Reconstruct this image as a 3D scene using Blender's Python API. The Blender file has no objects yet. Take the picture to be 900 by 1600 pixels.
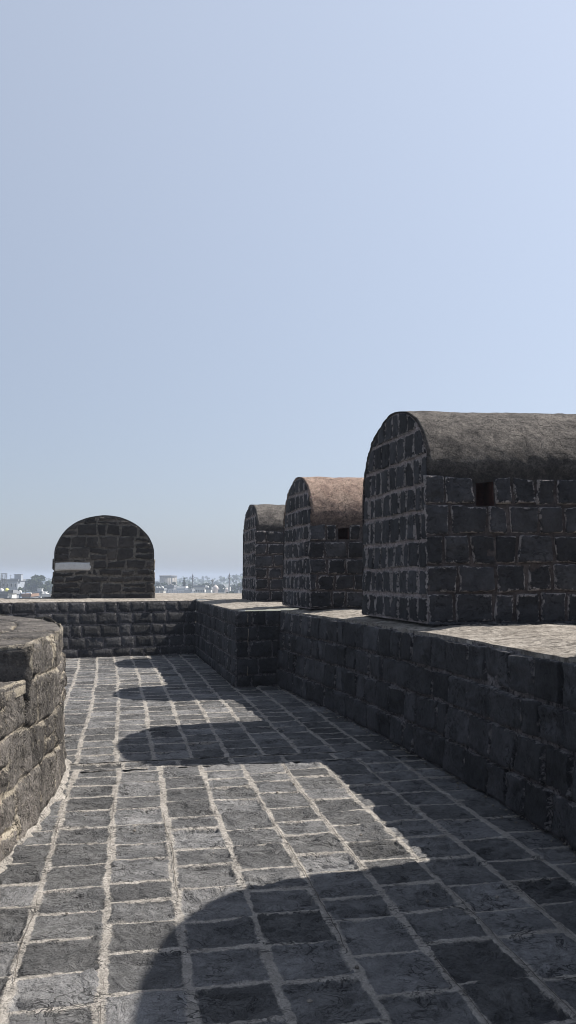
import bpy, math, random
import numpy as np
from math import radians, sin, cos, pi, sqrt

random.seed(7)
RNG = np.random.default_rng(11)
scene = bpy.context.scene
COL = scene.collection
WALL_H = 1.10          # height of the terrace wall over the walkway
GROUND = -11.0         # town level below the fort

# ------------------------------------------------------------------ noise
def _hash(ix, iy, iz):
    h = (ix.astype(np.int64) * 374761393 + iy.astype(np.int64) * 668265263 + iz.astype(np.int64) * 2147483647) & 0xffffffff
    h = ((h ^ (h >> 13)) * 1274126177) & 0xffffffff
    h = (h ^ (h >> 16)) & 0xffffff
    return h / float(0xffffff)

def vnoise(x, y, z):
    x, y, z = np.broadcast_arrays(np.asarray(x, float), np.asarray(y, float), np.asarray(z, float))
    ix, iy, iz = np.floor(x), np.floor(y), np.floor(z)
    fx, fy, fz = x - ix, y - iy, z - iz
    fx, fy, fz = fx*fx*(3-2*fx), fy*fy*(3-2*fy), fz*fz*(3-2*fz)
    r = 0
    for dx in (0, 1):
        for dy in (0, 1):
            for dz in (0, 1):
                w = (fx if dx else 1-fx) * (fy if dy else 1-fy) * (fz if dz else 1-fz)
                r = r + w * _hash(ix+dx, iy+dy, iz+dz)
    return r * 2 - 1

def fbm(x, y, z, oc=3):
    r, a, f = 0, 1.0, 1.0
    for o in range(oc):
        r = r + a * vnoise(x*f + 13.1*o, y*f + 7.7*o, z*f + 3.3*o)
        a *= .5; f *= 2.03
    return r / 1.75

def sstep(t):
    t = np.clip(t, 0, 1)
    return t*t*(3-2*t)

# ------------------------------------------------------------------ mesh builder
class MB:
    """collects grids and polygons, then links them as ONE mesh object"""
    def __init__(s):
        s.v = []; s.q = []; s.poly = []; s.a = []; s.n = 0; s.mi = []
    def grid(s, P, A=None, flip=False):
        ny, nx = P.shape[:2]
        s.v.append(P.reshape(-1, 3))
        if A is None: A = np.zeros((ny, nx, 3)) + np.array([.5, 1.0, .5])
        s.a.append(A.reshape(-1, 3))
        i = np.arange(ny*nx).reshape(ny, nx) + s.n
        q = np.stack([i[:-1, :-1], i[:-1, 1:], i[1:, 1:], i[1:, :-1]], -1).reshape(-1, 4)
        if flip: q = q[:, ::-1]
        s.q.append(q); s.n += ny*nx
    def polys(s, verts, faces, attr=(.5, 1.0, .5)):
        verts = np.array(verts, float)
        s.v.append(verts); s.a.append(np.tile(np.array(attr, float), (len(verts), 1)))
        for f in faces: s.poly.append([k + s.n for k in f])
        s.n += len(verts)
    def box(s, c, d, rz=0, taper=1.0):
        cx, cy, cz = c; hx, hy, hz = d[0]/2, d[1]/2, d[2]/2
        V = []
        for z, t in ((-hz, 1), (hz, taper)):
            for x, y in ((-hx, -hy), (hx, -hy), (hx, hy), (-hx, hy)):
                x *= t; y *= t
                V.append((cx + x*cos(rz) - y*sin(rz), cy + x*sin(rz) + y*cos(rz), cz + z))
        s.polys(V, [(0, 3, 2, 1), (4, 5, 6, 7), (0, 1, 5, 4), (1, 2, 6, 5), (2, 3, 7, 6), (3, 0, 4, 7)])
    def lathe(s, c, prof, n=16):
        V, F = [], []
        for r, z in prof:
            for k in range(n):
                a = 2*pi*k/n
                V.append((c[0] + r*cos(a), c[1] + r*sin(a), c[2] + z))
        m = len(prof)
        for j in range(m-1):
            for k in range(n):
                F.append((j*n+k, j*n+(k+1) % n, (j+1)*n+(k+1) % n, (j+1)*n+k))
        F.append(tuple(reversed(range(n)))); F.append(tuple((m-1)*n+k for k in range(n)))
        s.polys(V, F)
    def bar(s, p, q, w):
        p = np.array(p, float); q = np.array(q, float); d = q-p; L = np.linalg.norm(d); d /= L
        up = np.array([0, 0, 1.]) if abs(d[2]) < .9 else np.array([1., 0, 0])
        a = np.cross(d, up); a /= np.linalg.norm(a); b = np.cross(d, a)
        V = [c + (i*a + j*b)*w/2 for c in (p, q) for i, j in ((-1, -1), (1, -1), (1, 1), (-1, 1))]
        s.polys(V, [(0, 3, 2, 1), (4, 5, 6, 7), (0, 1, 5, 4), (1, 2, 6, 5), (2, 3, 7, 6), (3, 0, 4, 7)])
    def build(s, name, mat, parent=None, smooth=True, loc=None):
        V = np.concatenate(s.v); A = np.concatenate(s.a)
        off = np.array(parent.location) if parent else (np.array(loc) if loc is not None else np.zeros(3))
        if parent and parent.parent: off = off + np.array(parent.parent.location)
        base = np.zeros(3)
        if parent is not None:
            base = WORLD[parent.name]
            V = V - base
        elif loc is not None:
            V = V - np.array(loc)
        me = bpy.data.meshes.new(name)
        faces = []
        Q = np.concatenate(s.q) if s.q else np.zeros((0, 4), int)
        nq = len(Q)
        loops = np.concatenate([Q.reshape(-1)] + [np.array(p) for p in s.poly]) if (s.poly or nq) else np.zeros(0, int)
        sizes = np.concatenate([np.full(nq, 4), np.array([len(p) for p in s.poly], int)]).astype(int)
        starts = np.concatenate([[0], np.cumsum(sizes)[:-1]])
        me.vertices.add(len(V)); me.vertices.foreach_set('co', V.astype(np.float32).ravel())
        me.loops.add(len(loops)); me.loops.foreach_set('vertex_index', loops.astype(np.int32))
        me.polygons.add(len(sizes)); me.polygons.foreach_set('loop_start', starts.astype(np.int32))
        me.polygons.foreach_set('loop_total', sizes.astype(np.int32))
        me.polygons.foreach_set('use_smooth', np.full(len(sizes), bool(smooth)))
        at = me.attributes.new('sa', 'FLOAT_VECTOR', 'POINT')
        at.data.foreach_set('vector', A.astype(np.float32).ravel())
        me.update(calc_edges=True); me.validate()
        me.materials.append(mat)
        o = bpy.data.objects.new(name, me); COL.objects.link(o)
        if parent is not None:
            o.parent = parent; WORLD[o.name] = base
        elif loc is not None:
            o.location = loc; WORLD[o.name] = np.array(loc, float)
        else: WORLD[o.name] = np.zeros(3)
        return o

WORLD = {}
def empty(name, loc):
    o = bpy.data.objects.new(name, None); COL.objects.link(o)
    o.location = loc; o.empty_display_size = .3
    WORLD[o.name] = np.array(loc, float)
    return o

def tag(o, label, cat, group=None):
    o['label'] = label; o['category'] = cat
    if group: o['group'] = group
    return o

# ------------------------------------------------------------------ materials
class NT:
    def __init__(s, name):
        s.m = bpy.data.materials.new(name); s.m.use_nodes = True
        s.t = s.m.node_tree; s.t.nodes.clear()
        s.out = s.t.nodes.new('ShaderNodeOutputMaterial')
    def n(s, typ, **kw):
        nd = s.t.nodes.new(typ)
        for k, v in kw.items():
            if k.startswith('i_'):
                nd.inputs[k[2:].replace('_', ' ')].default_value = v
            else: setattr(nd, k, v)
        return nd
    def l(s, a, b): s.t.links.new(a, b)
    def noise(s, vec, scale, detail=4, rough=.6, dist=0.0):
        nd = s.n('ShaderNodeTexNoise'); nd.inputs['Scale'].default_value = scale
        nd.inputs['Detail'].default_value = detail; nd.inputs['Roughness'].default_value = rough
        nd.inputs['Distortion'].default_value = dist
        s.l(vec, nd.inputs['Vector']); return nd.outputs['Fac']
    def ramp(s, fac, stops):
        r = s.n('ShaderNodeValToRGB'); e = r.color_ramp.elements
        while len(e) < len(stops): e.new(.5)
        for k, (p, c) in enumerate(stops):
            e[k].position = p; e[k].color = (c, c, c, 1) if isinstance(c, (int, float)) else (*c, 1)
        s.l(fac, r.inputs[0]); return r.outputs[0]
    def math(s, op, a, b=None, clamp=False):
        m = s.n('ShaderNodeMath', operation=op, use_clamp=clamp)
        for k, x in enumerate((a, b)):
            if x is None: continue
            if isinstance(x, (int, float)): m.inputs[k].default_value = x
            else: s.l(x, m.inputs[k])
        return m.outputs[0]
    def mix(s, fac, a, b, mode='MIX'):
        m = s.n('ShaderNodeMix', data_type='RGBA', blend_type=mode)
        for idx, x in ((0, fac), (6, a), (7, b)):
            if isinstance(x, (int, float)): m.inputs[idx].default_value = x if idx == 0 else (x, x, x, 1)
            elif isinstance(x, tuple): m.inputs[idx].default_value = (*x, 1)
            else: s.l(x, m.inputs[idx])
        return m.outputs[2]
    def bump(s, h, strength, dist, prev=None):
        b = s.n('ShaderNodeBump'); b.inputs['Strength'].default_value = strength
        b.inputs['Distance'].default_value = dist
        s.l(h, b.inputs['Height'])
        if prev is not None: s.l(prev, b.inputs['Normal'])
        return b.outputs[0]
    def finish(s, col, rough=.85, normal=None, spec=.3):
        p = s.n('ShaderNodeBsdfPrincipled')
        if isinstance(col, tuple): p.inputs['Base Color'].default_value = (*col, 1)
        else: s.l(col, p.inputs['Base Color'])
        if isinstance(rough, (int, float)): p.inputs['Roughness'].default_value = rough
        else: s.l(rough, p.inputs['Roughness'])
        p.inputs['Specular IOR Level'].default_value = spec
        if normal is not None: s.l(normal, p.inputs['Normal'])
        s.l(p.outputs[0], s.out.inputs[0]); return s.m

def stone_mat(name, dark, light, lime, smear=.02, smear_amt=.5, scale=1.0, bump=.6, chip=.7, spec=.3, stain=None, joint=False, patchy=False):
    """rock-faced stone; lime mortar smeared raggedly over the rim of each block"""
    t = NT(name)
    tc = t.n('ShaderNodeTexCoord'); P = tc.outputs['Object']
    at = t.n('ShaderNodeAttribute', attribute_name='sa')
    sp = t.n('ShaderNodeSeparateXYZ'); t.l(at.outputs['Vector'], sp.inputs[0])
    tint, edge, rnd = sp.outputs
    n1 = t.noise(P, 3.0*scale, 6, .65, .4)
    n2 = t.noise(P, 24*scale, 5, .7)
    n3 = t.noise(P, 90*scale, 3, .7)
    base = t.mix(t.ramp(n1, [(.33, 0.0), (.68, 1.0)]), dark, light)
    base = t.mix(.55, base, t.ramp(n2, [(.3, .35), (.52, .75), (.75, 1.0)]), 'MULTIPLY')
    tv = t.math('ADD', t.math('MULTIPLY', tint, .85), .58)
    base = t.mix(1.0, base, tv, 'MULTIPLY')
    if stain is not None:
        ns = t.noise(P, 1.7, 5, .7, .6)
        base = t.mix(t.math('MULTIPLY', t.ramp(ns, [(.5, 0.0), (.66, 1.0)]), .55), base, stain)
    gr = t.noise(P, 130*scale, 4, .85)
    base = t.mix(.5, base, t.ramp(gr, [(.34, .45), (.5, .95), (.66, 1.25)]), 'MULTIPLY')
    # ragged lime rim: edge distance (m) compared with a noisy threshold
    nb = t.noise(P, 16*scale, 6, .75, .3)
    nc = t.noise(P, 2.1, 3, .6)
    thr = t.math('MULTIPLY', t.math('MULTIPLY', t.ramp(nb, [(.38, 0.0), (.72, 1.0)]), smear*2.4),
                 t.ramp(nc, [(.3, .25), (.7, 1.3)]))
    m = t.math('SUBTRACT', thr, edge)
    m = t.math('MULTIPLY', t.math('MULTIPLY', m, 150.0, True), smear_amt)
    lm = t.mix(t.ramp(n3, [(.3, 0.0), (.7, 1.0)]), tuple(c*.75 for c in lime), lime)
    # scattered lime flecks
    fl = t.math('MULTIPLY', t.ramp(t.noise(P, 38*scale, 4, .75), [(.66, 0.0), (.72, 1.0)]), .35*smear_amt)
    base = t.mix(fl, base, lm)
    colr = t.mix(m, base, lm)
    if joint:
        jn = t.math('MULTIPLY', t.math('SUBTRACT', t.noise(P, 45, 5, .75), .5), .030)
        if patchy:
            jn = t.math('ADD', jn, t.math('MULTIPLY', t.math('SUBTRACT', t.noise(P, 2.6, 4, .65, .5), .50), .15))
        if patchy:
            vz = t.n('ShaderNodeTexVoronoi'); vz.inputs['Scale'].default_value = 42; vz.inputs['Randomness'].default_value = 1
            t.l(P, vz.inputs['Vector'])
            pz = t.math('MULTIPLY', t.ramp(vz.outputs['Distance'], [(.18, 1.0), (.34, 0.0)]), t.ramp(t.noise(P, 9, 4, .7), [(.42, 0.0), (.58, 1.0)]))
            colr = t.mix(t.math('MULTIPLY', pz, .7), colr, (.016, .013, .012))
            colr = t.mix(t.math('MULTIPLY', t.ramp(t.noise(P, 30, 4, .8), [(.54, 0.0), (.66, 1.0)]), .4), colr, lime)
        jm = t.math('MULTIPLY', t.math('SUBTRACT', jn, edge), 350.0, True)
        mc = t.mix(t.ramp(t.noise(P, 5, 6, .7), [(.3, 0.0), (.7, 1.0)]), tuple(c*.72 for c in lime), tuple(c*1.08 for c in lime))
        mc = t.mix(.75, mc, t.ramp(n3, [(.3, .5), (.5, .92), (.75, 1.0)]), 'MULTIPLY')
        colr = t.mix(jm, colr, mc)
    # chipped ledges
    w = t.noise(P, 7*scale, 7, .62, 1.2)
    led = t.math('ADD', t.math('FRACT', t.math('MULTIPLY', w, 7.0)), 0.0)
    led = t.ramp(led, [(.0, 0.0), (.75, .55), (.97, 1.0), (1.0, 0.0)])
    # shade in the cracks of broken patches, put into the colour as dark lines
    wr = t.n('ShaderNodeMapping'); wr.inputs['Scale'].default_value = (1, 1.6, 1.6); t.l(P, wr.inputs['Vector'])
    cr = t.noise(wr.outputs[0], 7.5*scale, 3.2, .6, 1.4)
    cr = t.math('ABSOLUTE', t.math('SUBTRACT', cr, .5))
    pm = t.ramp(t.noise(P, 4.2*scale, 3, .6), [(.46, 0.0), (.56, 1.0)])
    ck = t.math('MULTIPLY', t.ramp(cr, [(.0, 1.0), (.012, .9), (.026, 0.0)]), pm)
    colr = t.mix(t.math('MULTIPLY', ck, .88), colr, tuple(x*.35 for x in dark))
    nrm = t.bump(led, chip*.7, .02)
    nrm = t.bump(t.math('SUBTRACT', n2, t.math('MULTIPLY', ck, .9)), bump, .035, nrm)
    nrm = t.bump(n3, bump*.8, .008, nrm)
    return t.finish(colr, .88, nrm, spec)

def mortar_mat(name, a, b, bump=.8, scale=1.0, dirt=None, dirt_amt=.5):
    t = NT(name)
    tc = t.n('ShaderNodeTexCoord'); P = tc.outputs['Object']
    n1 = t.noise(P, 5*scale, 6, .7); n2 = t.noise(P, 60*scale, 5, .75); n3 = t.noise(P, 22*scale, 5, .7, .5)
    c = t.mix(t.ramp(n1, [(.3, 0.0), (.7, 1.0)]), a, b)
    c = t.mix(.7, c, t.ramp(n2, [(.3, .45), (.55, .95), (.8, 1.0)]), 'MULTIPLY')
    if dirt is not None:
        c = t.mix(t.math('MULTIPLY', t.ramp(n3, [(.45, 0.0), (.62, 1.0)]), dirt_amt), c, dirt)
    nrm = t.bump(n3, bump, .02); nrm = t.bump(n2, bump, .008, nrm)
    return t.finish(c, .95, nrm, .2)

def plaster_mat(name, clean, grime, dark, grime_lo, grime_hi, crack=.5):
    """old lime plaster on a barrel roof, mottled with grime, cracked"""
    t = NT(name)
    tc = t.n('ShaderNodeTexCoord'); P = tc.outputs['Object']
    n1 = t.noise(P, 5.5, 9, .78, .5); n2 = t.noise(P, 55, 6, .8); n3 = t.noise(P, 19, 8, .8, .4)
    c = t.mix(t.ramp(n1, [(grime_lo, 0.0), (grime_hi, 1.0)]), grime, clean)
    c = t.mix(t.ramp(n3, [(.50, 0.0), (.68, .75)]), c, dark)
    c = t.mix(.9, c, t.ramp(n2, [(.36, .35), (.5, .95), (.66, 1.35)]), 'MULTIPLY')
    # plaster colour darkens towards the eaves, following the roof angle
    sp = t.n('ShaderNodeAttribute', attribute_name='sa'); s3 = t.n('ShaderNodeSeparateXYZ'); t.l(sp.outputs['Vector'], s3.inputs[0])
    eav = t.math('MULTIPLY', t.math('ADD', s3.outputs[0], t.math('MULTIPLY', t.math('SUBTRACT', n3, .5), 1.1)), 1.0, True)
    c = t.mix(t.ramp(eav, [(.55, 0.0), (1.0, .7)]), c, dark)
    vo = t.n('ShaderNodeTexVoronoi', feature='DISTANCE_TO_EDGE'); vo.inputs['Scale'].default_value = 5.5
    wv = t.n('ShaderNodeMix', data_type='RGBA'); wv.inputs[0].default_value = .12
    nn = t.n('ShaderNodeTexNoise'); nn.inputs['Scale'].default_value = 6; nn.inputs['Detail'].default_value = 5
    t.l(P, nn.inputs['Vector']); t.l(P, wv.inputs[6]); t.l(nn.outputs['Color'], wv.inputs[7]); t.l(wv.outputs[2], vo.inputs['Vector'])
    cr = t.ramp(vo.outputs['Distance'], [(.0, 1.0), (.018, 0.0)])
    c = t.mix(t.math('MULTIPLY', cr, crack), c, dark)
    h = t.math('SUBTRACT', n2, t.math('MULTIPLY', cr, .6))
    nrm = t.bump(n3, 1.4, .05); nrm = t.bump(h, 1.4, .02, nrm)
    return t.finish(c, .93, nrm, .2)

def flat_mat(name, c, rough=.8, var=.25, scale=.6, spec=.3):
    t = NT(name)
    tc = t.n('ShaderNodeTexCoord')
    n1 = t.noise(tc.outputs['Object'], scale, 5, .7)
    col = t.mix(t.ramp(n1, [(.3, 0.0), (.7, 1.0)]), tuple(x*(1-var) for x in c), tuple(min(1, x*(1+var*.4)) for x in c))
    return t.finish(col, rough, None, spec)

M = {}
M['paver'] = stone_mat('paving_basalt', (.096, .097, .101), (.204, .202, .202), (.38, .355, .322), smear=.010, smear_amt=.5, scale=1.0, bump=.75, chip=1.3, spec=.3, joint=True)
M['paver_mortar'] = mortar_mat('paving_mortar', (.20, .172, .145), (.30, .262, .222))
M['wall'] = stone_mat('wall_basalt', (.038, .039, .043), (.094, .093, .100), (.38, .355, .355), smear=.0135, smear_amt=.65, bump=.9, chip=1.0)
M['wall_mortar'] = mortar_mat('wall_mortar', (.07, .065, .068), (.25, .23, .235), dirt=(.012, .012, .014), dirt_amt=.9)
M['vault'] = stone_mat('vault_basalt', (.032, .033, .038), (.080, .080, .088), (.56, .51, .50), smear=.021, smear_amt=.75, bump=.9, chip=1.0)
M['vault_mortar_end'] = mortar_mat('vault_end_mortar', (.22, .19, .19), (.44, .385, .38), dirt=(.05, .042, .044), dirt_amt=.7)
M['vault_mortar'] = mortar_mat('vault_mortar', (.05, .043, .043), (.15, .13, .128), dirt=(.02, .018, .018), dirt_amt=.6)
M['rubble'] = stone_mat('rubble_basalt', (.034, .030, .028), (.078, .069, .062), (.26, .24, .21), smear=.016, smear_amt=.7, bump=.7, chip=.8)
M['rubble_mortar'] = mortar_mat('rubble_mortar', (.13, .115, .10), (.26, .235, .20), dirt=(.04, .036, .032), dirt_amt=.75)
M['left'] = stone_mat('weathered_basalt', (.070, .064, .060), (.205, .187, .172), (.46, .41, .33), smear=.02, smear_amt=.5, scale=.9, bump=1.5, chip=1.3, stain=(.022, .020, .020), joint=True, patchy=True)
M['left_mortar'] = mortar_mat('pale_lime_mortar', (.22, .185, .145), (.40, .345, .27), dirt=(.09, .075, .065), dirt_amt=.6)
M['ledge'] = mortar_mat('rubble_concrete', (.20, .178, .152), (.44, .405, .36), bump=1.8, scale=.8, dirt=(.07, .06, .052), dirt_amt=.8)
M['plaster_grey'] = plaster_mat('grimy_plaster', (.27, .245, .222), (.110, .100, .094), (.036, .034, .034), .42, .64, .4)
M['plaster_pink'] = plaster_mat('pink_plaster', (.56, .42, .34), (.29, .20, .165), (.05, .043, .042), .36, .60, .6)
M['crack'] = mortar_mat('crack_line', (.06, .052, .045), (.09, .078, .066))  # plain dark strip drawn for the groove along the paving joints
M['white_strip'] = mortar_mat('whitewash', (.52, .52, .52), (.64, .64, .63), bump=.3)
M['recess'] = mortar_mat('niche_red_earth', (.07, .032, .026), (.12, .055, .045), bump=.6)

# ------------------------------------------------------------------ masonry
def lay_rows(u0, u1, v0, v1, rowh, w, wvar=.3, hvar=.12, hole=None, start=None):
    """courses of blocks -> list of (u0,u1,v0,v1)"""
    out = []; v = v0; n = max(1, round((v1-v0)/rowh)); hs = [random.uniform(1-hvar, 1+hvar) for _ in range(n)]
    k = (v1-v0)/sum(hs)
    for h in hs:
        a, b = v, v + h*k; v = b
        segs = [(u0, u1)]
        if hole and not (b <= hole[2]+.02 or a >= hole[3]-.02):
            segs = [(u0, hole[0]-.01), (hole[1]+.01, u1)]
        for s0, s1 in segs:
            u = s0 + 0.0
            first = True
            while u < s1 - 1e-4:
                ww = w*random.uniform(1-wvar, 1+wvar)
                if first: ww *= random.uniform(.55, 1.1); first = False
                e = u + ww
                if s1 - e < w*.45: e = s1
                out.append((u, e, a, b)); u = e
    return out

def add_stones(mb, stones, frame, cell=.03, gapu=.012, gapv=.012, depth=.02, rough=.012, ledge=.008, jit=.008,
               wob=.006, bevel=.03, clampf=None, cellf=None, tilt=.012, sink=.012, tintr=(0, 1), brkn=.008):
    for (u0, u1, v0, v1) in stones:
        c = cellf(u0, v0) if cellf else cell
        W, H = u1-u0, v1-v0
        if W < gapu*2+.03 or H < gapv*2+.02: continue
        nx = max(3, int(W/c)); ny = max(3, int(H/c))
        e = .012
        a = np.concatenate([[0], np.linspace(e/W, 1-e/W, nx), [1]]); b = np.concatenate([[0], np.linspace(e/H, 1-e/H, ny), [1]])
        A, B = np.meshgrid(a, b)
        j = RNG.uniform(-jit, jit, (4, 2))
        U0, U1, V0, V1 = u0+gapu, u1-gapu, v0+gapv, v1-gapv
        U = (U0+j[0, 0])*(1-A)*(1-B) + (U1+j[1, 0])*A*(1-B) + (U1+j[2, 0])*A*B + (U0+j[3, 0])*(1-A)*B
        V = (V0+j[0, 1])*(1-A)*(1-B) + (V1*0+V0+j[1, 1])*A*(1-B) + (V1+j[2, 1])*A*B + (V1+j[3, 1])*(1-A)*B
        sd = RNG.uniform(0, 500)
        du = np.minimum(A, 1-A)*(U1-U0); dv = np.minimum(B, 1-B)*(V1-V0)
        ed = np.minimum(du, dv)
        # rounded corners of the block
        rc = .010; cd = np.maximum(rc-du, 0)**2 + np.maximum(rc-dv, 0)**2
        ed2 = np.where((du < rc) & (dv < rc), np.maximum(rc-np.sqrt(cd), 0), ed)
        wx = wob*vnoise(U*14+sd, V*14, 3.1); wy = wob*vnoise(U*14, V*14+sd, 9.1)
        U = U + wx + 2*wob*vnoise(U*2.2, V*2.2, 1.7); V = V + wy + 2*wob*vnoise(U*2.2, V*2.2, 5.7)
        prof = sstep(ed2/bevel)
        n = fbm(U*5+sd, V*5, sd, 3)
        L = fbm(U*3.2, V*3.2+sd, sd+9, 3)*2.2
        lf = np.floor(L) + sstep((L-np.floor(L))*7)
        bm = sstep(fbm(U*3.5+sd, V*6, sd+31, 2)*3.2-.35)          # broken patches
        br = np.abs(fbm(U*11+sd, V*24, sd+3, 3)); brk = -bm*(brkn)*(1-sstep(br*2.4))
        brk = brk - bm*brkn*.5
        tl = RNG.uniform(-1, 1, 2)*tilt
        h = -sink + (depth+sink)*prof + (brk + rough*n + ledge*lf*.5 + tl[0]*(A-.5)*2 + tl[1]*(B-.5)*2)*prof
        if clampf is not None:
            U, V, h, keep = clampf(U, V, h)
            if not keep: continue
        Pw = frame(U, V, h)
        t = RNG.uniform(*tintr)
        At = np.stack([np.full_like(A, t), ed, np.full_like(A, RNG.uniform())], -1)
        mb.grid(Pw, At)

def add_backing(mb, u0, u1, v0, v1, frame, cell=.06, rough=.006, clampf=None, freq=9, flip=False):
    nx = max(2, int((u1-u0)/cell)+1); ny = max(2, int((v1-v0)/cell)+1)
    U, V = np.meshgrid(np.linspace(u0, u1, nx), np.linspace(v0, v1, ny))
    h = rough*fbm(U*freq, V*freq, 4.4, 3)
    if clampf is not None: U, V, h, _ = clampf(U, V, h)
    mb.grid(frame(U, V, h), None, flip)

def add_pavers(mb, stones, frame, cell, gu=.019, gv=.013, far=False):
    """full cells: ragged mortar rim (edge < 0) flush with a cleft stone face (edge > 0)"""
    for (u0, u1, v0, v1) in stones:
        nx = max(5, int((u1-u0)/cell)); ny = max(5, int((v1-v0)/cell))
        U, V = np.meshgrid(np.linspace(u0, u1, nx+1), np.linspace(v0, v1, ny+1))
        sd = RNG.uniform(0, 500); g = RNG.uniform(.65, 1.3, 4)
        sl = RNG.uniform(-.012, .012, 2)
        el = (U-u0) - gu*g[0] - .008*vnoise(V*9+sd, 1, 0) ; er = (u1-U) - gu*g[1] - .008*vnoise(V*9+sd, 5, 0)
        eb = (V-v0) - gv*g[2] - .006*vnoise(U*8+sd, 9, 0) - sl[0]*(U-u0)/(u1-u0); et = (v1-V) - gv*g[3] - .006*vnoise(U*8+sd, 13, 0) - sl[1]*(U-u0)/(u1-u0)
        ed = np.minimum(np.minimum(el, er), np.minimum(eb, et))
        ed = ed + .005*vnoise(U*40+sd, V*40, 2)
        hm = .0015 + .004*fbm(U*9, V*9, 2.2, 3) + .0025*vnoise(U*60, V*60, 1)
        n = fbm(U*5+sd, V*5, sd, 3)
        L = fbm(U*3.0, V*4.5+sd, sd+9, 3)*2.6; lf = np.floor(L) + sstep((L-np.floor(L))*9) 
        bm = sstep(fbm(U*3+sd, V*5, sd+31, 2)*5.0+.1)
        br = np.abs(fbm(U*5+sd, V*10, sd+3, 3)); brk = -bm*(1-sstep(br*5.0))*.022
        sh = (bm*.016+.001)*fbm(U*10, V*14+sd, 8, 2)
        tl = RNG.uniform(-1, 1, 2)*.006
        A = (U-u0)/(u1-u0)-.5; B = (V-v0)/(v1-v0)-.5
        hs = -.001 + .006*n + .0115*(lf-.5) + brk + sh + 2*tl[0]*A + 2*tl[1]*B
        h = hm + (hs-hm)*sstep(ed/.014)
        bw = .006*vnoise(U*1.7, V*1.7, 1.7)
        t = RNG.uniform()
        mb.grid(frame(U+bw, V, h), np.stack([np.full_like(A, t), ed, np.full_like(A, RNG.uniform())], -1))

def add_weathered(mb, stones, frame, cellf, gu=.004, gv=.005, amp=1.0):
    """one continuous eroded face; edge attribute marks the joints of irregular blocks"""
    for (u0, u1, v0, v1) in stones:
        cell = cellf(u0, v0)
        nx = max(4, int((u1-u0)/cell)); ny = max(4, int((v1-v0)/cell))
        U, V = np.meshgrid(np.linspace(u0, u1, nx+1), np.linspace(v0, v1, ny+1))
        sd = RNG.uniform(0, 500)
        ed = np.minimum(np.minimum(U-u0-.012*vnoise(V*7+sd, 1, 0), u1-U-.012*vnoise(V*7+sd, 4, 0)) - gu,
                        np.minimum(V-v0-.012*vnoise(U*6+sd, 7, 0), v1-V-.012*vnoise(U*6+sd, 9, 0)) - gv)
        L = fbm(U*3, V*3+sd, sd, 3)*2.2; lf = np.floor(L) + sstep((L-np.floor(L))*7)
        pit = -sstep(np.abs(fbm(U*16, V*16, 4, 3))*3-1.1)
        out = RNG.uniform(-.006, .026)
        h = .018 + .024*fbm(U*2.2, V*3, 1, 3) + amp*(.016*fbm(U*12, V*12, 6, 4) + .014*pit) + (out + .016*(lf-.3)*.8)*sstep((ed-.002)/.03) - .012*(1-sstep((ed+.006)/.02))
        wv = .065*vnoise(U*1.5, V*1.5, 2) * sstep(V/.15); wu = .03*vnoise(U*2, V*2.4, 8)
        mb.grid(frame(U+wu, V+wv*(V > .02), h), np.stack([np.full_like(U, RNG.uniform()), ed, U*0], -1))

def plane_frame(O, U, V, N):
    O, U, V, N = (np.array(x, float) for x in (O, U, V, N))
    return lambda u, v, h: O + u[..., None]*U + v[..., None]*V + h[..., None]*N

class Curve:
    """smooth plan curve with arc length; side=+1 normal to the left of travel"""
    def __init__(s, pts, smooth=True, side=1):
        p = np.array(pts, float)
        if smooth:
            q = [p[0]]
            for i in range(len(p)-1):
                p0 = p[max(i-1, 0)]; p1 = p[i]; p2 = p[i+1]; p3 = p[min(i+2, len(p)-1)]
                for k in range(1, 9):
                    t = k/8
                    q.append(.5*((2*p1) + (-p0+p2)*t + (2*p0-5*p1+4*p2-p3)*t*t + (-p0+3*p1-3*p2+p3)*t**3))
            p = np.array(q)
        s.p = p; d = np.diff(p, axis=0); s.s = np.concatenate([[0], np.cumsum(np.hypot(d[:, 0], d[:, 1]))]); s.L = s.s[-1]
        tg = np.gradient(p, axis=0); tg /= np.linalg.norm(tg, axis=1)[:, None]
        s.nr = np.stack([-tg[:, 1], tg[:, 0]], 1)*side
    def at(s, u):
        x = np.interp(u, s.s, s.p[:, 0]); y = np.interp(u, s.s, s.p[:, 1])
        nx = np.interp(u, s.s, s.nr[:, 0]); ny = np.interp(u, s.s, s.nr[:, 1])
        return x, y, nx, ny
    def frame(s, z0=0, batter=.03):
        def f(u, v, h):
            x, y, nx, ny = s.at(u); hh = h - batter*v
            return np.stack([x+nx*hh, y+ny*hh, z0+v], -1)
        return f
    def s_at_y(s, y):
        return float(np.interp(y, s.p[:, 1], s.s))

# ------------------------------------------------------------------ PAVING
def in_poly(x, y, poly):
    c = False; n = len(poly)
    for i in range(n):
        x1, y1 = poly[i]; x2, y2 = poly[(i+1) % n]
        if (y1 > y) != (y2 > y) and x < (x2-x1)*(y-y1)/(y2-y1)+x1: c = not c
    return c

RIGHT = [(2.75, -7), (2.45, -3), (2.25, 0), (1.98, 3), (1.702, 4.91), (1.574, 5.62), (1.349, 6.81), (1.115, 7.73), (.656, 9.51), (-.132, 12.14)]
LEFT = [(-1.9, -7), (-1.75, -2), (-1.66, 3), (-1.625, 4.6), (-1.64, 5.25), (-1.70, 6.0), (-1.85, 6.9), (-2.2, 7.9), (-2.75, 8.75), (-3.5, 9.5), (-4.6, 10.2), (-6.0, 10.6)]
FARW = [(-1.909, 17.2), (-4.3, 16.25), (-8.6, 14.5)]
FLOOR = RIGHT + [(-.132, 12.3), (-.70, 12.1), (-1.85, 17.4), (-9, 14.5), (-9, 10.8)] + LEFT[::-1]

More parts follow.
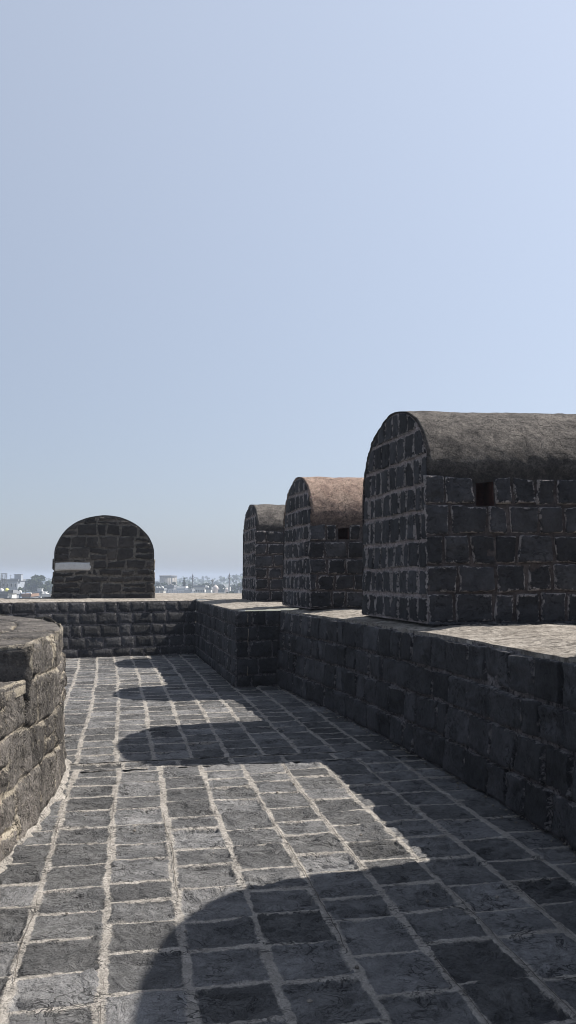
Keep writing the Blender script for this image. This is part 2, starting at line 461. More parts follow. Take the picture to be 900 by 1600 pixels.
mbs = MB()
def paving_zone(h, x0, y0, w, near, far, tmin, tmax):
    """h: heading slope; columns of width w; s along, t across"""
    L = sqrt(1+h*h); e = np.array([h/L, 1/L]); a = np.array([1/L, -h/L])
    def fr(u, v, hh):    # u along t, v along s
        bend = .05*np.sin(v*.33)+.02*vnoise(v*.9, 2.0, 0.5)
        return np.stack([x0 + a[0]*(u+bend) + e[0]*v, y0 + a[1]*(u+bend) + e[1]*v, hh], -1)
    for k in range(int(tmin/w), int(tmax/w)+1):
        s = near
        t0 = k*w
        cw = w
        while s < far-.01:
            ln = round(random.choice((.27, .31, .34, .34, .37, .40)) + random.uniform(-.012, .012), 3)
            if far - (s+ln) < .15: ln = far - s
            c = fr(np.array(t0+w/2), np.array(s+ln/2), np.array(0.))
            ok = any(in_poly(c[0]+dx, c[1]+dy, FLOOR) for dx in (-.3, 0, .3) for dy in (-.3, 0, .3))
            if ok:
                d = max(c[1], 1.5)
                cell = .011 if d < 5.2 else (.022 if d < 9 else .045)
                if c[1] < 1.6: cell = .06
                add_pavers(mbs, [(t0, t0+cw, s, s+ln)], fr, cell)
            s += ln
paving_zone(-.197, -1.387, 6.88, .342, -12.5, .17, -2.2, 6.5)
# cross course, then the far layout
paving_zone(-.212, -1.45, 7.42, .46, -.45, -.17, -2.4, 4.2)
paving_zone(-.212, -1.527, 7.46, .328, -.20, 10.9, -6.2, 4.0)
mbc = MB()
for k in range(-6, 19):
    if k in (-5, 2, 7, 12): continue
    h = -.197; Lh = sqrt(1+h*h); e = np.array([h/Lh, 1/Lh]); a = np.array([1/Lh, -h/Lh])
    vv = np.arange(-6.0, .1, .03); ww = .0016*(.2+vnoise(vv*1.3, k*7., 5)*2+.6*vnoise(vv*9, k*3., 0))
    ww = np.clip(ww, 0.00005, .0018)
    cu = k*.342 + .011*vnoise(vv*2.5, k*1., 3) + .004*vnoise(vv*15, k*1., 3) + .05*np.sin(vv*.33)+.02*vnoise(vv*.9, 2.0, 0.5)
    pts = []
    for sg in (-1, 1):
        u = cu+sg*ww
        pts.append(np.stack([-1.387+a[0]*u+e[0]*vv, 6.88+a[1]*u+e[1]*vv, np.full_like(vv, .0095)], -1))
    if not (-4 < k < 18): continue
    mbc.grid(np.stack(pts))
mbb = MB()
add_backing(mbb, -9.5, 3.4, -7.5, 18, lambda u, v, h: np.stack([u, v, h-.075], -1), cell=.07, rough=.003, freq=7)
paving = mbs.build('paving', M['paver']); paving['kind'] = 'structure'
bed = mbb.build('mortar_bed', M['paver_mortar'], paving)
mbc.build('joint_crack', M['crack'], paving)

# fort platform down to town level
mb = MB()
def prism(mb, poly, z0, z1):
    n = len(poly)
    V = [(x, y, z0) for x, y in poly] + [(x, y, z1) for x, y in poly]
    mb.polys(V, [tuple(reversed(range(n))), tuple(range(n, 2*n))] + [(i, (i+1) % n, (i+1) % n+n, i+n) for i in range(n)])
prism(mb, [(-9.6, -7.6), (7.0, -7.6), (6.0, 6), (4.2, 14), (2.2, 23.2), (-3.9, 22.4), (-4.6, 19.8), (-9.6, 17.3)], GROUND, -.03)
pf = mb.build('fort_platform', M['wall'], smooth=False); pf['kind'] = 'structure'

# ------------------------------------------------------------------ TERRACE WALLS
def ledge_grid(mb, crv, s0, s1, t_end, z, cell=.04, rise=.045, rough=.018, inset=.03, post=None):
    """top of the terrace, from the wall edge inwards; thin ragged lip over the face"""
    n = max(3, int((s1-s0)/cell)); u = np.linspace(s0, s1, n)
    t = np.concatenate([[-.001, .0], np.linspace(.02, 1.1, int(1.1/cell)), np.linspace(1.2, t_end, 30)])
    U, T = np.meshgrid(u, t)
    x, y, nx, ny = crv.at(U)
    lip = .012*vnoise(U*6, 0, 8.8)
    TT = T + inset - lip*(T < .03)
    Z = z + rise*sstep(T/.6) + rough*(fbm(U*5, T*5, 2.2, 4)+.5*fbm(U*19, T*19, 1, 2))*sstep((T+.02)/.1)
    Z[0] = z - .07
    # normal nr points to the walkway
    P = np.stack([x - nx*TT, y - ny*TT, Z], -1)
    if post is not None: P = post(P)
    mb.grid(P, None, False)

rc = Curve(RIGHT, side=1)     # travelling away, walkway on the left
wr = empty('terrace_wall', (1.7, 4.9, 0))
tag(wr, 'long curving dark basalt block wall on the right with pale rubble ledge on top', 'wall')
fr = rc.frame(0, .03)
mb = MB(); st = []
for k, (a, b) in enumerate(((0, .27), (.27, .55), (.55, .80), (.80, 1.085))):
    st += lay_rows(0, rc.L, a, b, .3, .335, .32, .05)
def cf(u, v):
    y = float(np.interp(u, rc.s, rc.p[:, 1]));
    return .02 if 3.5 < y < 7.5 else (.03 if 7.5 <= y < 10 else .045)
add_stones(mb, st, fr, gapu=.007, gapv=.010, depth=.034, rough=.018, ledge=.012, jit=.008, wob=.005, bevel=.012, cellf=cf, tilt=.016, brkn=.014)
mb.build('stone_facing', M['wall'], wr)
mb = MB(); add_backing(mb, 0, rc.L, -.02, 1.085, fr, .08); mb.build('mortar_core', M['wall_mortar'], wr)
mb = MB(); ledge_grid(mb, rc, 0, rc.L, 4.3, WALL_H, .045); mb.build('ledge', M['ledge'], wr)

# projecting block where the walkway narrows
blk = empty('stepped_out_wall', (-.75, 12.0, 0))
tag(blk, 'projecting dark block wall corner with thin white drips, between the long right wall and far wall', 'wall')
A0, A1, A2 = (-.10, 12.23), (-.753, 12.0), (-1.925, 17.25)
mbS, mbM = MB(), MB()
for (p, q), nrm in (((A1, A0), 0), ((A2, A1), 0)):
    d = np.array([q[0]-p[0], q[1]-p[1]]); L = np.hypot(*d); d /= L; n = np.array([d[1], -d[0]])
    f = plane_frame((p[0], p[1], 0), (d[0], d[1], 0), (-n[0]*.02, -n[1]*.02, 1), (n[0], n[1], 0))
    st = []
    for a, b in ((0, .17), (.17, .42), (.42, .66), (.66, .88), (.88, 1.09)):
        st += lay_rows(0, L, a, b, .3, .3, .3, 0)
    add_stones(mbS, st, f, cell=.045, gapu=.007, gapv=.008, depth=.02, rough=.012, ledge=.008, jit=.006, wob=.005, bevel=.012, tilt=.006)
    add_backing(mbM, 0, L, -.02, 1.09, f, .08)
mbS.build('stone_facing', M['wall'], blk); mbM.build('mortar_core', M['wall_mortar'], blk)
def blkpost(P):
    lim = np.where(P[..., 0] < -.1, 12.0+.352*(P[..., 0]+.753)+.0, 12.23+.12*(P[..., 0]+.1))
    P[..., 1] = np.maximum(P[..., 1], lim); return P
# its top, and thin white drips of lime down the short face
mb = MB()
poly = Curve([A2, A1], smooth=False, side=1)
ledge_grid(mb, Curve([(-.74, 11.995), (-1.93, 17.3)], False, 1), 0, 5.4, 5.3, WALL_H-.006, .07, rise=.035, inset=.01, post=blkpost)
mb.build('ledge', M['ledge'], blk)
mb = MB()
d = np.array([A0[0]-A1[0], A0[1]-A1[1]]); d /= np.hypot(*d); n = np.array([d[1], -d[0]])
for za, zb, uo in ((1.05, .93, .17), (.84, .60, .178), (.30, .17, .17)):
    pts = [(A1[0]+d[0]*(uo+.006*sin(k*1.7))+n[0]*.03, A1[1]+d[1]*(uo+.006*sin(k*1.7))+n[1]*.03, za+(zb-za)*k/4) for k in range(5)]
    for k in range(4): mb.bar(pts[k], pts[k+1], .010)
mb.build('lime_drip', M['left_mortar'], blk)

# far wall
fc = Curve(FARW, smooth=False, side=-1)
fw = empty('far_wall', (-4.3, 16.25, 0))
tag(fw, 'low dark block wall closing the far end of the walkway under pale ledge', 'wall')
fc = Curve(FARW, smooth=False, side=1)
f = fc.frame(0, .02)
mb = MB(); st = []
for a, b in ((0, .17), (.17, .40), (.40, .64), (.64, .87), (.87, 1.09)): st += lay_rows(0, fc.L, a, b, .3, .33, .35, 0)
add_stones(mb, st, f, cell=.05, gapu=.005, gapv=.006, depth=.007, rough=.006, ledge=.003, jit=.006, wob=.005, bevel=.010, tilt=.004, brkn=.003)
mb.build('stone_facing', M['wall'], fw)
mb = MB(); add_backing(mb, 0, fc.L, -.02, 1.09, f, .1); mb.build('mortar_core', M['wall_mortar'], fw)
mb = MB()
# top sheet: shallow on the left, deeper on the right
nu, nv = 90, 60
U, V = np.meshgrid(np.linspace(0, 1, nu), np.linspace(0, 1, nv)**1.4)
x, y, nx_, ny_ = fc.at(U*fc.L)
back = np.where(x > -3.75, 23.1, np.where(x > -4.9, 20.3, 18.6 + (x+5)*.25))
back = np.interp(x, [-8.6, -5.35, -5.2, -3.9, -3.7, -1.9], [16.6, 18.0, 20.4, 20.9, 23.1, 23.1])
y0 = y + .02
Y = y0 + (back-y0)*V
X = x - .21*(Y-y0)*np.clip((-1.9-x)/-2.0+1, 0, 1)*0
Z = WALL_H - .004 + .03*sstep((Y-y0)/.6) + .012*fbm(X*5, Y*5, 1.2, 4)
P = np.stack([X, Y, Z], -1)
P[0, :, 2] = WALL_H-.08
mb.grid(P)
# right-hand side of the far terrace beyond the block's own ledge
U, V = np.meshgrid(np.linspace(-1.95, 3.6, 60), np.linspace(17.2, 23.1, 60))
mb.grid(np.stack([U, V, WALL_H+.018+.012*fbm(U*5, V*5, 1.2, 4)], -1))
mb.build('ledge', M['ledge'], fw)

# ------------------------------------------------------------------ BARREL VAULTED BLOCKS
def vault(name, label, N, ehead, axis, W, H, spring, L, zb, plaster, mats, window=None, cell=.03,
          rowh=.27, ew=.215, sw=.30, rubble=False, group=None, strip=None, eave_add=0):
    root = empty(name, (N[0], N[1], zb))
    tag(root, label, 'stone vault', group)
    e = np.array(ehead, float); e /= np.hypot(*e)
    a = np.array(axis, float); a /= np.hypot(*a)
    ne = np.array([-e[1], e[0]])
    if ne @ a > 0: ne = -ne                      # outward from the end face
    ns = np.array([a[1], -a[0]])
    if ns @ e > 0: ns = -ns                      # outward from the near side
    bat = .022
    hb = W/2 - bat*spring
    def hw(v):
        v = np.asarray(v, float)
        return np.where(v < spring, W/2 - bat*v, hb*np.sqrt(np.clip(1-((v-spring)/(H-spring))**2, 0, 1)))
    N3 = np.array([N[0], N[1], zb])
    e3 = np.array([e[0], e[1], 0]); a3 = np.array([a[0], a[1], 0]); ne3 = np.array([ne[0], ne[1], 0]); ns3 = np.array([ns[0], ns[1], 0])
    up = np.array([0, 0, 1.])
    fe = lambda u, v, h: N3 + (u+W/2)[..., None]*e3 + v[..., None]*up + (h-bat*v)[..., None]*ne3
    def clamp_end(U, V, h, m=.012):
        V2 = np.clip(V, 0, H-.02); lim = hw(V2)-m
        if (U.min() > lim.max()) or (U.max() < -lim.max()) : return U, V2, h, False
        U2 = np.clip(U, -lim, lim)
        if (U2.max(axis=1)-U2.min(axis=1)).max() < .035: return U, V2, h, False
        h = np.where(np.abs(U) > lim, np.minimum(h, .002), h)
        return U2, V2, h, True
    mbS, mbM, mbE = MB(), MB(), MB()
    if rubble:
        st = []; v = 0
        while v < H-.02:
            hh = random.uniform(.12, .27); hh = min(hh, H-v)
            u = -W/2 - random.uniform(0, .2)
            while u < W/2:
                ww = random.uniform(.20, .52)*(1.25 if v < .5 else 1)
                if hh > .17 and random.random() < .3:
                    st += [(u, u+ww, v, v+hh*.5), (u, u+ww, v+hh*.5, v+hh)]
                else: st.append((u, u+ww, v, v+hh))
                u += ww
            v += hh
        if strip:
            s2 = []
            for q in st:
                if q[0] < strip[1]-.03 and q[2] < strip[3]-.01 and q[3] > strip[2]+.01:
                    if q[1] > strip[1]+.08: s2.append((strip[1]+.01, q[1], q[2], q[3]))
                    if q[2] < strip[2]-.04: s2.append((q[0], min(q[1], strip[1]), q[2], strip[2]))
                    if q[3] > strip[3]+.04: s2.append((q[0], min(q[1], strip[1]), strip[3], q[3]))
                else: s2.append(q)
            st = s2
        add_stones(mbS, st, fe, cell=.03, gapu=.012, gapv=.010, depth=.022, rough=.018, ledge=.010, jit=.026, wob=.012, bevel=.012, tilt=.008, clampf=clamp_end)
    else:
        st = lay_rows(-W/2, W/2, 0, H, rowh*.98, ew, .28, .06)
        add_stones(mbS, st, fe, cell=cell, gapu=.013, gapv=.012, depth=.018, rough=.010, ledge=.006, jit=.008, wob=.006, bevel=.012, tilt=.006, clampf=clamp_end)
    # backing of the end face
    U, V = np.meshgrid(np.linspace(-1, 1, 24), np.sin(np.linspace(0, pi/2, 40))*H)
    mbE.grid(fe(U*hw(V), V, .004*fbm(U*9, V*9, 3.3, 3))); mbE.build('end_pointing', mats[2] if len(mats) > 2 else mats[1], root)
    mbM.grid(N3 + (U*hw(V)+W/2)[..., None]*e3 + V[..., None]*up + L*a3, None, True)
    # sides (near side, far side)
    def side_frame(sgn):
        nn = ns3 if sgn < 0 else -ns3
        base = N3 if sgn < 0 else N3 + W*e3
        ins = e3 if sgn < 0 else -e3
        return lambda u, v, h: base + u[..., None]*a3 + (bat*v)[..., None]*ins + v[..., None]*up + h[..., None]*nn
    sf = side_frame(-1)
    st = lay_rows(-.015, L, 0, spring, rowh, sw, .35, .06, hole=window)
    add_stones(mbS, st, sf, cell=cell, gapu=.010, gapv=.011, depth=.024, rough=.018, ledge=.018, jit=.010, wob=.009, bevel=.012, tilt=.014, brkn=.014)
    if window:
        w0, w1, z0, z1 = window
        for (ua, ub, va, vb) in ((0, w0, 0, spring), (w1, L, 0, spring), (w0, w1, 0, z0), (w0, w1, z1, spring)):
            if vb-va > .01: add_backing(mbM, ua, ub, va, vb, sf, .08, .003)
        mbW = MB(); D = .28
        def q(*c):
            U = np.array([[c[0][0], c[1][0]], [c[3][0], c[2][0]]], float); V = np.array([[c[0][1], c[1][1]], [c[3][1], c[2][1]]], float)
            Hh = np.array([[c[0][2], c[1][2]], [c[3][2], c[2][2]]], float); mbW.grid(sf(U, V, Hh))
        t = w1-.02; m0 = w0+.0
        q((w0, z0, -D), (w1, z0, -D), (w1, z1, -D), (w0, z1, -D))
        q((w0, z0, .01), (w0, z0, -D), (w0, z1, -D), (w0, z1, .01))
        q((w1, z0, -D), (w1, z0, .01), (w1, z1, .01), (w1, z1, -D))
        q((w0, z0, .01), (w1, z0, .01), (w1, z0, -D), (w0, z0, -D))
        q((w0, z1, -D), (w1, z1, -D), (w1, z1, .01), (w0, z1, .01))
        mbW.build('window_niche', M['recess'], root, smooth=False)
    else:
        add_backing(mbM, 0, L, 0, spring, sf, .08, .003)
    sf2 = side_frame(1)
    st = lay_rows(0, L, 0, spring, rowh, sw, .35, .06)
    add_stones(mbS, st, sf2, cell=.09, gapu=.010, gapv=.011, depth=.024, rough=.012, ledge=.006, jit=.008, wob=.008, bevel=.012, tilt=.008)
    add_backing(mbM, 0, L, 0, spring, sf2, .2, .003)
    mbS.build('stone_facing', mats[0], root); mbM.build('mortar_core', mats[1], root)
    # plaster barrel
    mbR = MB()
    na, nl = int(pi*W/2/.035), int(L/.045)
    ph = np.linspace(-.05, pi+.05, na); uu = np.concatenate([[.03], np.linspace(-.015, L, nl)])
    PH, UU = np.meshgrid(ph, uu)
    th = .020 + .013*fbm(UU*3, PH*3, 7.7, 4) + (.010*sstep(UU/.15)+.002)*fbm(UU*14, PH*12, 1.1, 3)
    rough_end = (.008*vnoise(PH*7, 0, 3.1)+.006*vnoise(PH*25, 0, 4.1))*(UU < .05)
    th = th*(.25+.75*sstep((PH+.05)/.30))*(.25+.75*sstep((pi+.05-PH)/.30))
    th[0] = -.01
    ru = hb + th; rv = (H-spring) + th
    uo = -np.cos(PH)*ru; vo = spring + np.sin(PH)*rv - ((PH < .02) | (PH > pi-.02))*(.010+.03*np.abs(vnoise(UU*3.1, 0, 5)))
    # the eaves: a soft roll where plaster meets the wall, ragged below
    P = N3 + (uo+W/2)[..., None]*e3 + vo[..., None]*up + (UU + rough_end + bat*np.minimum(vo, H))[..., None]*a3*1.0
    eave_dark = np.clip(1-np.sin(np.clip(PH, 0, pi))*1.25, 0, 1)  # darkening mask, strongest at the eaves, none near the crown
    mbR.grid(P, np.stack([eave_dark+eave_add, np.ones_like(PH), PH], -1), True)
    mbR.build('barrel_roof', plaster, root)
    if strip:
        mbX = MB(); u0, u1, v0, v1 = strip
        U, V = np.meshgrid(np.linspace(u0, u1, 20), np.linspace(v0, v1, 8))
        B = (V-v0)/(v1-v0); Aa = (U-u0)/(u1-u0)
        U = U + .03*vnoise(V*20, 0, 2)*(Aa > .9) ; V = V + .012*vnoise(U*8, V*0, 6)*(np.abs(B-.5) > .4)
        h = np.where((B < .02) | (B > .98) | (Aa > .98) | (Aa < .02), -.02, .026+.003*vnoise(U*15, V*15, 1))
        mbX.grid(fe(U, V, h)); mbX.build('whitewashed_stone', M['white_strip'], root)
    return root

GV = 'barrel vaulted stone blocks along the right terrace'
E = (-.235, .972); AX = (.995, .10); ZB = 1.6-.455
vm = (M['vault'], M['vault_mortar'], M['vault_mortar_end'])
vault('stone_vault', 'largest and nearest barrel vaulted dark stone block with grimy brown roof and small square niche',
      (1.335, 7.90), E, AX, 1.95, 2.20, 1.42, 4.2, ZB, M['plaster_grey'], vm, window=(.50, .67, 1.135, 1.385), cell=.02, group=GV)
vault('stone_vault', 'middle barrel vaulted stone block with sunlit pink plaster roof, between the largest and smallest',
      (.31, 11.5), (-.27, .963), AX, 1.46, 1.90, 1.19, 3.6, ZB, M['plaster_pink'], vm, window=(.40, .55, .97, 1.17), cell=.03, rowh=.235, group=GV)
vault('stone_vault', 'farthest and narrowest looking barrel vaulted stone block with dull olive grey roof',
      (-.594, 15.3), (-.20, .98), AX, 1.68, 1.86, 1.32, 3.2, ZB-.03, M['plaster_grey'], vm, cell=.045, rowh=.235, group=GV)
vault('stone_vault', 'barrel vaulted stone block beyond the right picture edge casting the big rounded shadow in front',
      (2.50, 2.86), (-.21, .977), AX, 2.42, 2.30, 1.40, 3.6, ZB, M['plaster_grey'], vm, cell=.06, group=GV)
vault('stone_vault', 'stand-alone rounded rubble stone block at far left end with one whitewashed stone',
      (-4.97, 17.52), (1, .16), (-.20, .98), 2.12, 1.79, .90, 2.3, 1.095, M['plaster_grey'], (M['rubble'], M['rubble_mortar']),
      rubble=True, strip=(-1.05, -.27, .61, .80))

# crumbled stone and grit lying along the foot of the nearest blocks and here and there on the paving
def chunk(mb, c, r, rg):
    V = []; 
    for z, k in ((-1, .6), (0, 1), (.8, .55)):
        for a in range(6):
            q = r*k*rg.uniform(.7, 1.2); V.append((c[0]+q*cos(a*pi/3), c[1]+q*sin(a*pi/3), c[2]+z*r*.55*rg.uniform(.8, 1.1)))
    F = [(5, 4, 3, 2, 1, 0), (12, 13, 14, 15, 16, 17)] + [(j*6+a, j*6+(a+1) % 6, (j+1)*6+(a+1) % 6, (j+1)*6+a) for j in (0, 1) for a in range(6)]
    mb.polys(V, F, (rg.random(), .05, .5))
rg = random.Random(3); mb = MB()
for k in range(900):
    w_ = rg.uniform(-.05, 3.6); off = abs(rg.gauss(0, .07))
    p = (1.335+.995*w_+.05, 7.9+.1*w_-.02-off)
    chunk(mb, (p[0], p[1], ZB+.006), rg.choice((.008, .012, .016, .024, .034))*rg.uniform(.8, 1.2), rg)
o = mb.build('grit', M['vault'], smooth=False); o['kind'] = 'stuff'; o['label'] = 'crumbled dark grit along the foot of the nearest vault'; o['category'] = 'grit'
mb = MB()
for k in range(420):
    y = rg.uniform(3, 12); x = float(np.interp(y, [q[1] for q in RIGHT], [q[0] for q in RIGHT])) - .02 - abs(rg.gauss(0, .06))
    if rg.random() < .12: x = rg.uniform(-1.4, 1.2)
    chunk(mb, (x, y, .008), rg.choice((.004, .006, .008, .012)), rg)
o = mb.build('paving_grit', M['ledge'], smooth=False); o['kind'] = 'stuff'; o['label'] = 'small grit lying on the paving'; o['category'] = 'grit'

# ------------------------------------------------------------------ LEFT PARAPET
lp = empty('curved_parapet', (-2.2, 5.2, 0))
tag(lp, 'thick curved stone parapet on the left with pale lime joints and a notch', 'parapet')
lc = Curve(LEFT, side=-1)
S_N = lc.s_at_y(5.25)
lf = lc.frame(0, .035)
TOPZ, SILL = 1.18, .93
mbS, mbM = MB(), MB()
st = []
rows = ((0, .33), (.33, .62), (.62, SILL))
for a, b in rows:
    for q in lay_rows(0, lc.L, a, b, .4, .46, .4, .1):
        if random.random() < .35:
            c = (q[2]+q[3])/2 + random.uniform(-.04, .04); st += [(q[0], q[1], q[2], c), (q[0], q[1], c, q[3])]
        else: st.append(q)
st += lay_rows(S_N, lc.L, SILL, TOPZ-.015, .4, .40, .35, .1)
def cfl(u, v):
    y = float(np.interp(u, lc.s, lc.p[:, 1])) if u < lc.L-3 else 9
    return .012 if 3.8 < y < 8.2 else .05
add_weathered(mbS, st, lf, cfl)
lf2 = lambda u, v, h: lf(u, v, h-.05)
add_backing(mbM, 0, lc.L, -.02, SILL-.03, lf2, .08, .004)
add_backing(mbM, S_N, lc.L, SILL-.03, TOPZ-.05, lf2, .08, .004)
mbS.build('stone_facing', M['left'], lp); mbM.build('mortar_core', M['left_mortar'], lp)
# merlon top: long flat slabs
def top_slab(mb, s0, s1, t0, t1, zf, cell=.04, rough=.012, side_drop=.06):
    n = max(3, int((s1-s0)/cell)); m = max(3, int((t1-t0)/cell))
    u = np.concatenate([[s0], np.linspace(s0, s1, n), [s1]]); t = np.concatenate([[t0], np.linspace(t0, t1, m), [t1]])
    U, T = np.meshgrid(u, t)
    x, y, nx, ny = lc.at(U)
    Z = zf(U, T) + rough*fbm(U*2.5, T*9, 5.5, 4)
    dr = np.zeros_like(Z); dr[0] = dr[-1] = 1; dr[:, 0] = dr[:, -1] = 1
    edg = np.minimum(np.minimum(T-t0, t1-T), np.minimum(U-s0, s1-U))
    Z = Z - .012*(1-sstep(edg/.03)) - dr*side_drop
    TT = T + .015*vnoise(U*5, 0, t0*7)*((T-t0) < .06)
    P = np.stack([x - nx*TT, y - ny*TT, Z], -1)
    A = np.zeros(P.shape) + np.array([RNG.uniform(.4, 1), 0, .5]); A[..., 1] = edg+.005
    mb.grid(P, A)
mb = MB()
ss = [S_N-.02, S_N+.48, S_N+1.15, S_N+2.0, S_N+2.9, S_N+3.8, S_N+4.9, lc.L-.05]
for a, b in zip(ss[:-1], ss[1:]):
    tt = [.02, .40+random.uniform(-.06, .06), .85, 1.35]
    for c, d in zip(tt[:-1], tt[1:]):
        dz = random.uniform(-.012, .006)
        top_slab(mb, a+.008, b-.008, c+.006, d-.006, lambda U, T, dz=dz: TOPZ+dz+0*U)
mb.build('cap_slab', M['left'], lp)
mb = MB()
U, T = np.meshgrid(np.linspace(S_N, lc.L, 80), np.linspace(.03, 1.35, 20)); x, y, nx, ny = lc.at(U)
mb.grid(np.stack([x-nx*T, y-ny*T, TOPZ-.03+0*U], -1))
# inner face
U, V = np.meshgrid(np.linspace(0, lc.L, 120), np.array([0, TOPZ-.03])); x, y, nx, ny = lc.at(U)
Vv = np.where(U < S_N, np.minimum(V, SILL+.1), V)
mb.grid(np.stack([x-nx*1.36, y-ny*1.36, Vv], -1))
mb.build('mortar_bedding', M['left_mortar'], lp)
# notch: end face of the merlon, facing the camera, and the broken sill in front
x, y, nx, ny = (float(q) for q in lc.at(np.array(S_N)))
inw = np.array([-nx, -ny, 0]); tgt = np.array([-ny, nx, 0]); tgt = tgt if tgt[1] < 0 else -tgt
fN = plane_frame((x, y, .80), inw, (0, 0, 1), tgt)
mbS, mbM = MB(), MB()
add_stones(mbS, [(-.045, .52, 0, .37), (.52, .95, 0, .37), (.95, 1.36, 0, .37)], fN, cell=.03, gapu=.008, gapv=.006, depth=.02, rough=.02, ledge=.014, jit=.01, wob=.01, bevel=.03, tilt=.01)
add_backing(mbM, -.01, 1.36, 0, .37, fN, .06)
mbS.build('notch_cheek', M['left'], lp)
mb = MB()
def sillz(U, T): return SILL + .10*sstep(T/.5) + .012*vnoise(U*3, T*3, 1)
a = S_N-.005
for k, ln in enumerate((.55, .6, .7, .8, .9, 1.1, 1.3)):
    for c, d in ((.0, .55), (.55, 1.36)):
        top_slab(mb, a-ln+.01, a-.008, c+.012, d-.01, sillz, .03 if k < 2 else .08, rough=.04 if c == 0 else .02, side_drop=.05)
    a -= ln
mb.build('broken_sill', M['left'], lp)
mb = MB(); U, T = np.meshgrid(np.linspace(0, S_N, 60), np.linspace(.02, 1.36, 14)); x, y, nx, ny = lc.at(U)
mb.grid(np.stack([x-nx*T, y-ny*T, SILL-.03+.08*sstep(T/.5)], -1)); mb.build('sill_bedding', M['left_mortar'], lp)

# lime fillet where the paving meets the parapet
mb = MB()
U, T = np.meshgrid(np.linspace(lc.s_at_y(1), lc.s_at_y(8.0), 260), np.linspace(0, 1, 6)); x, y, nx, ny = lc.at(U)
wd = .050 + .030*vnoise(U*3.5, 0, 1) + .006*vnoise(U*19, 0, 4)
d_ = .02 + wd*T
mb.grid(np.stack([x+nx*d_, y+ny*d_, .022*(1-T)**1.5+.006-.018*T+.006*vnoise(U*12, T*4, 2)], -1), np.zeros(U.shape+(3,))+np.array([.5, -.04, .5]))
mb.build('lime_fillet', M['paver'], lp)

# ------------------------------------------------------------------ TOWN BEYOND THE FORT
def sx(px, D): return (px-450)/1290*D
def sz(py, D): return 1.6+(900-py)*D/1290
M['bark'] = flat_mat('bark', (.06, .045, .035), var=.4)
def leaf_mat(name, c):
    t = NT(name); g = t.n('ShaderNodeNewGeometry'); tc = t.n('ShaderNodeTexCoord')
    n1 = t.noise(tc.outputs['Object'], .8, 3)
    col = t.mix(t.ramp(n1, [(.35, 0.0), (.65, 1.0)]), tuple(x*.6 for x in c), tuple(x*1.3 for x in c))
    return t.finish(col, .7, None, .2)
M['leaf_a'] = leaf_mat('foliage_dark', (.040, .060, .024)); M['leaf_b'] = leaf_mat('foliage_mid', (.06, .085, .032))
M['cream'] = flat_mat('cream_render', (.40, .39, .36)); M['white'] = flat_mat('white_paint', (.55, .55, .54), var=.2)
M['grey'] = flat_mat('grey_render', (.20, .21, .23)); M['blue'] = flat_mat('pale_blue_render', (.30, .33, .38))
M['glass'] = flat_mat('dark_window', (.03, .035, .045), .2, spec=.5); M['tin'] = flat_mat('tin_roof', (.16, .2, .27))
M['concrete'] = flat_mat('tank_concrete', (.33, .31, .28)); M['steel'] = flat_mat('painted_steel', (.12, .12, .12))
M['yellow'] = flat_mat('yellow_plastic', (.7, .68, .2)); M['brown'] = flat_mat('reddish_roof', (.22, .14, .1))
M['stonepink'] = flat_mat('dome_plaster', (.50, .45, .43), var=.15)
M['minaret'] = flat_mat('minaret_stone', (.13, .13, .14))

def tree(px, D, top, w, label, mat='leaf_a', cone=False, n=900, kind='broadleaf_tree'):
    x = sx(px, D); H = sz(top, D)-GROUND; R = w*D/1290/2
    r = empty(kind, (x, D, GROUND)); tag(r, label, 'tree', 'trees in the town below')
    rg = random.Random(int(px*31+D))
    mb = MB()
    pr = [(.34, 0), (.26, H*.2), (.2, H*.45), (.1, H*.75)]
    mb.lathe((x, D, GROUND), pr, 8)
    for k in range(7):
        a = rg.uniform(0, 2*pi); z = GROUND+H*rg.uniform(.3, .6)
        mb.bar((x, D, z), (x+cos(a)*R*.6, D+sin(a)*R*.6, z+H*.2), .12)
    mb.build('trunk', M['bark'], r)
    V, F = [], []
    clumps = []
    for k in range(44):
        t = rg.random()
        if cone: zc = GROUND+H*(.2+.76*t); rr = R*(1-t)**.7*rg.uniform(.3, 1)
        else: zc = GROUND+H*(.32+.60*t); rr = R*sqrt(max(0, 1-((t-.42)/.62)**2))*sqrt(rg.random())*.92
        a = rg.uniform(0, 2*pi)
        clumps.append((x+cos(a)*rr, D+sin(a)*rr, zc, R*rg.uniform(.16, .30)))
    for k in range(int(n*1.9)):
        c = clumps[rg.randrange(len(clumps))]
        th, u = rg.uniform(0, 2*pi), rg.uniform(-1, 1); q = sqrt(1-u*u); s = c[3]*rg.uniform(.55, 1.08)
        p = np.array([c[0]+q*cos(th)*s, c[1]+q*sin(th)*s, min(c[2]+u*s*.8, GROUND+H)])
        d1 = np.array([rg.gauss(0, 1), rg.gauss(0, 1), rg.gauss(0, 1)]); d1 /= np.linalg.norm(d1)
        d2 = np.cross(d1, [rg.gauss(0, 1), rg.gauss(0, 1), rg.gauss(0, 1)]); d2 /= np.linalg.norm(d2)
        z = rg.uniform(.18, .42)*(D/350)
        i = len(V); V += [p-d1*z, p-d2*z*.7, p+d1*z, p+d2*z*.7]; F.append((i, i+1, i+2, i+3))
    mb = MB(); mb.polys(V, F); mb.build('crown', M[mat], r, smooth=False)
    return r

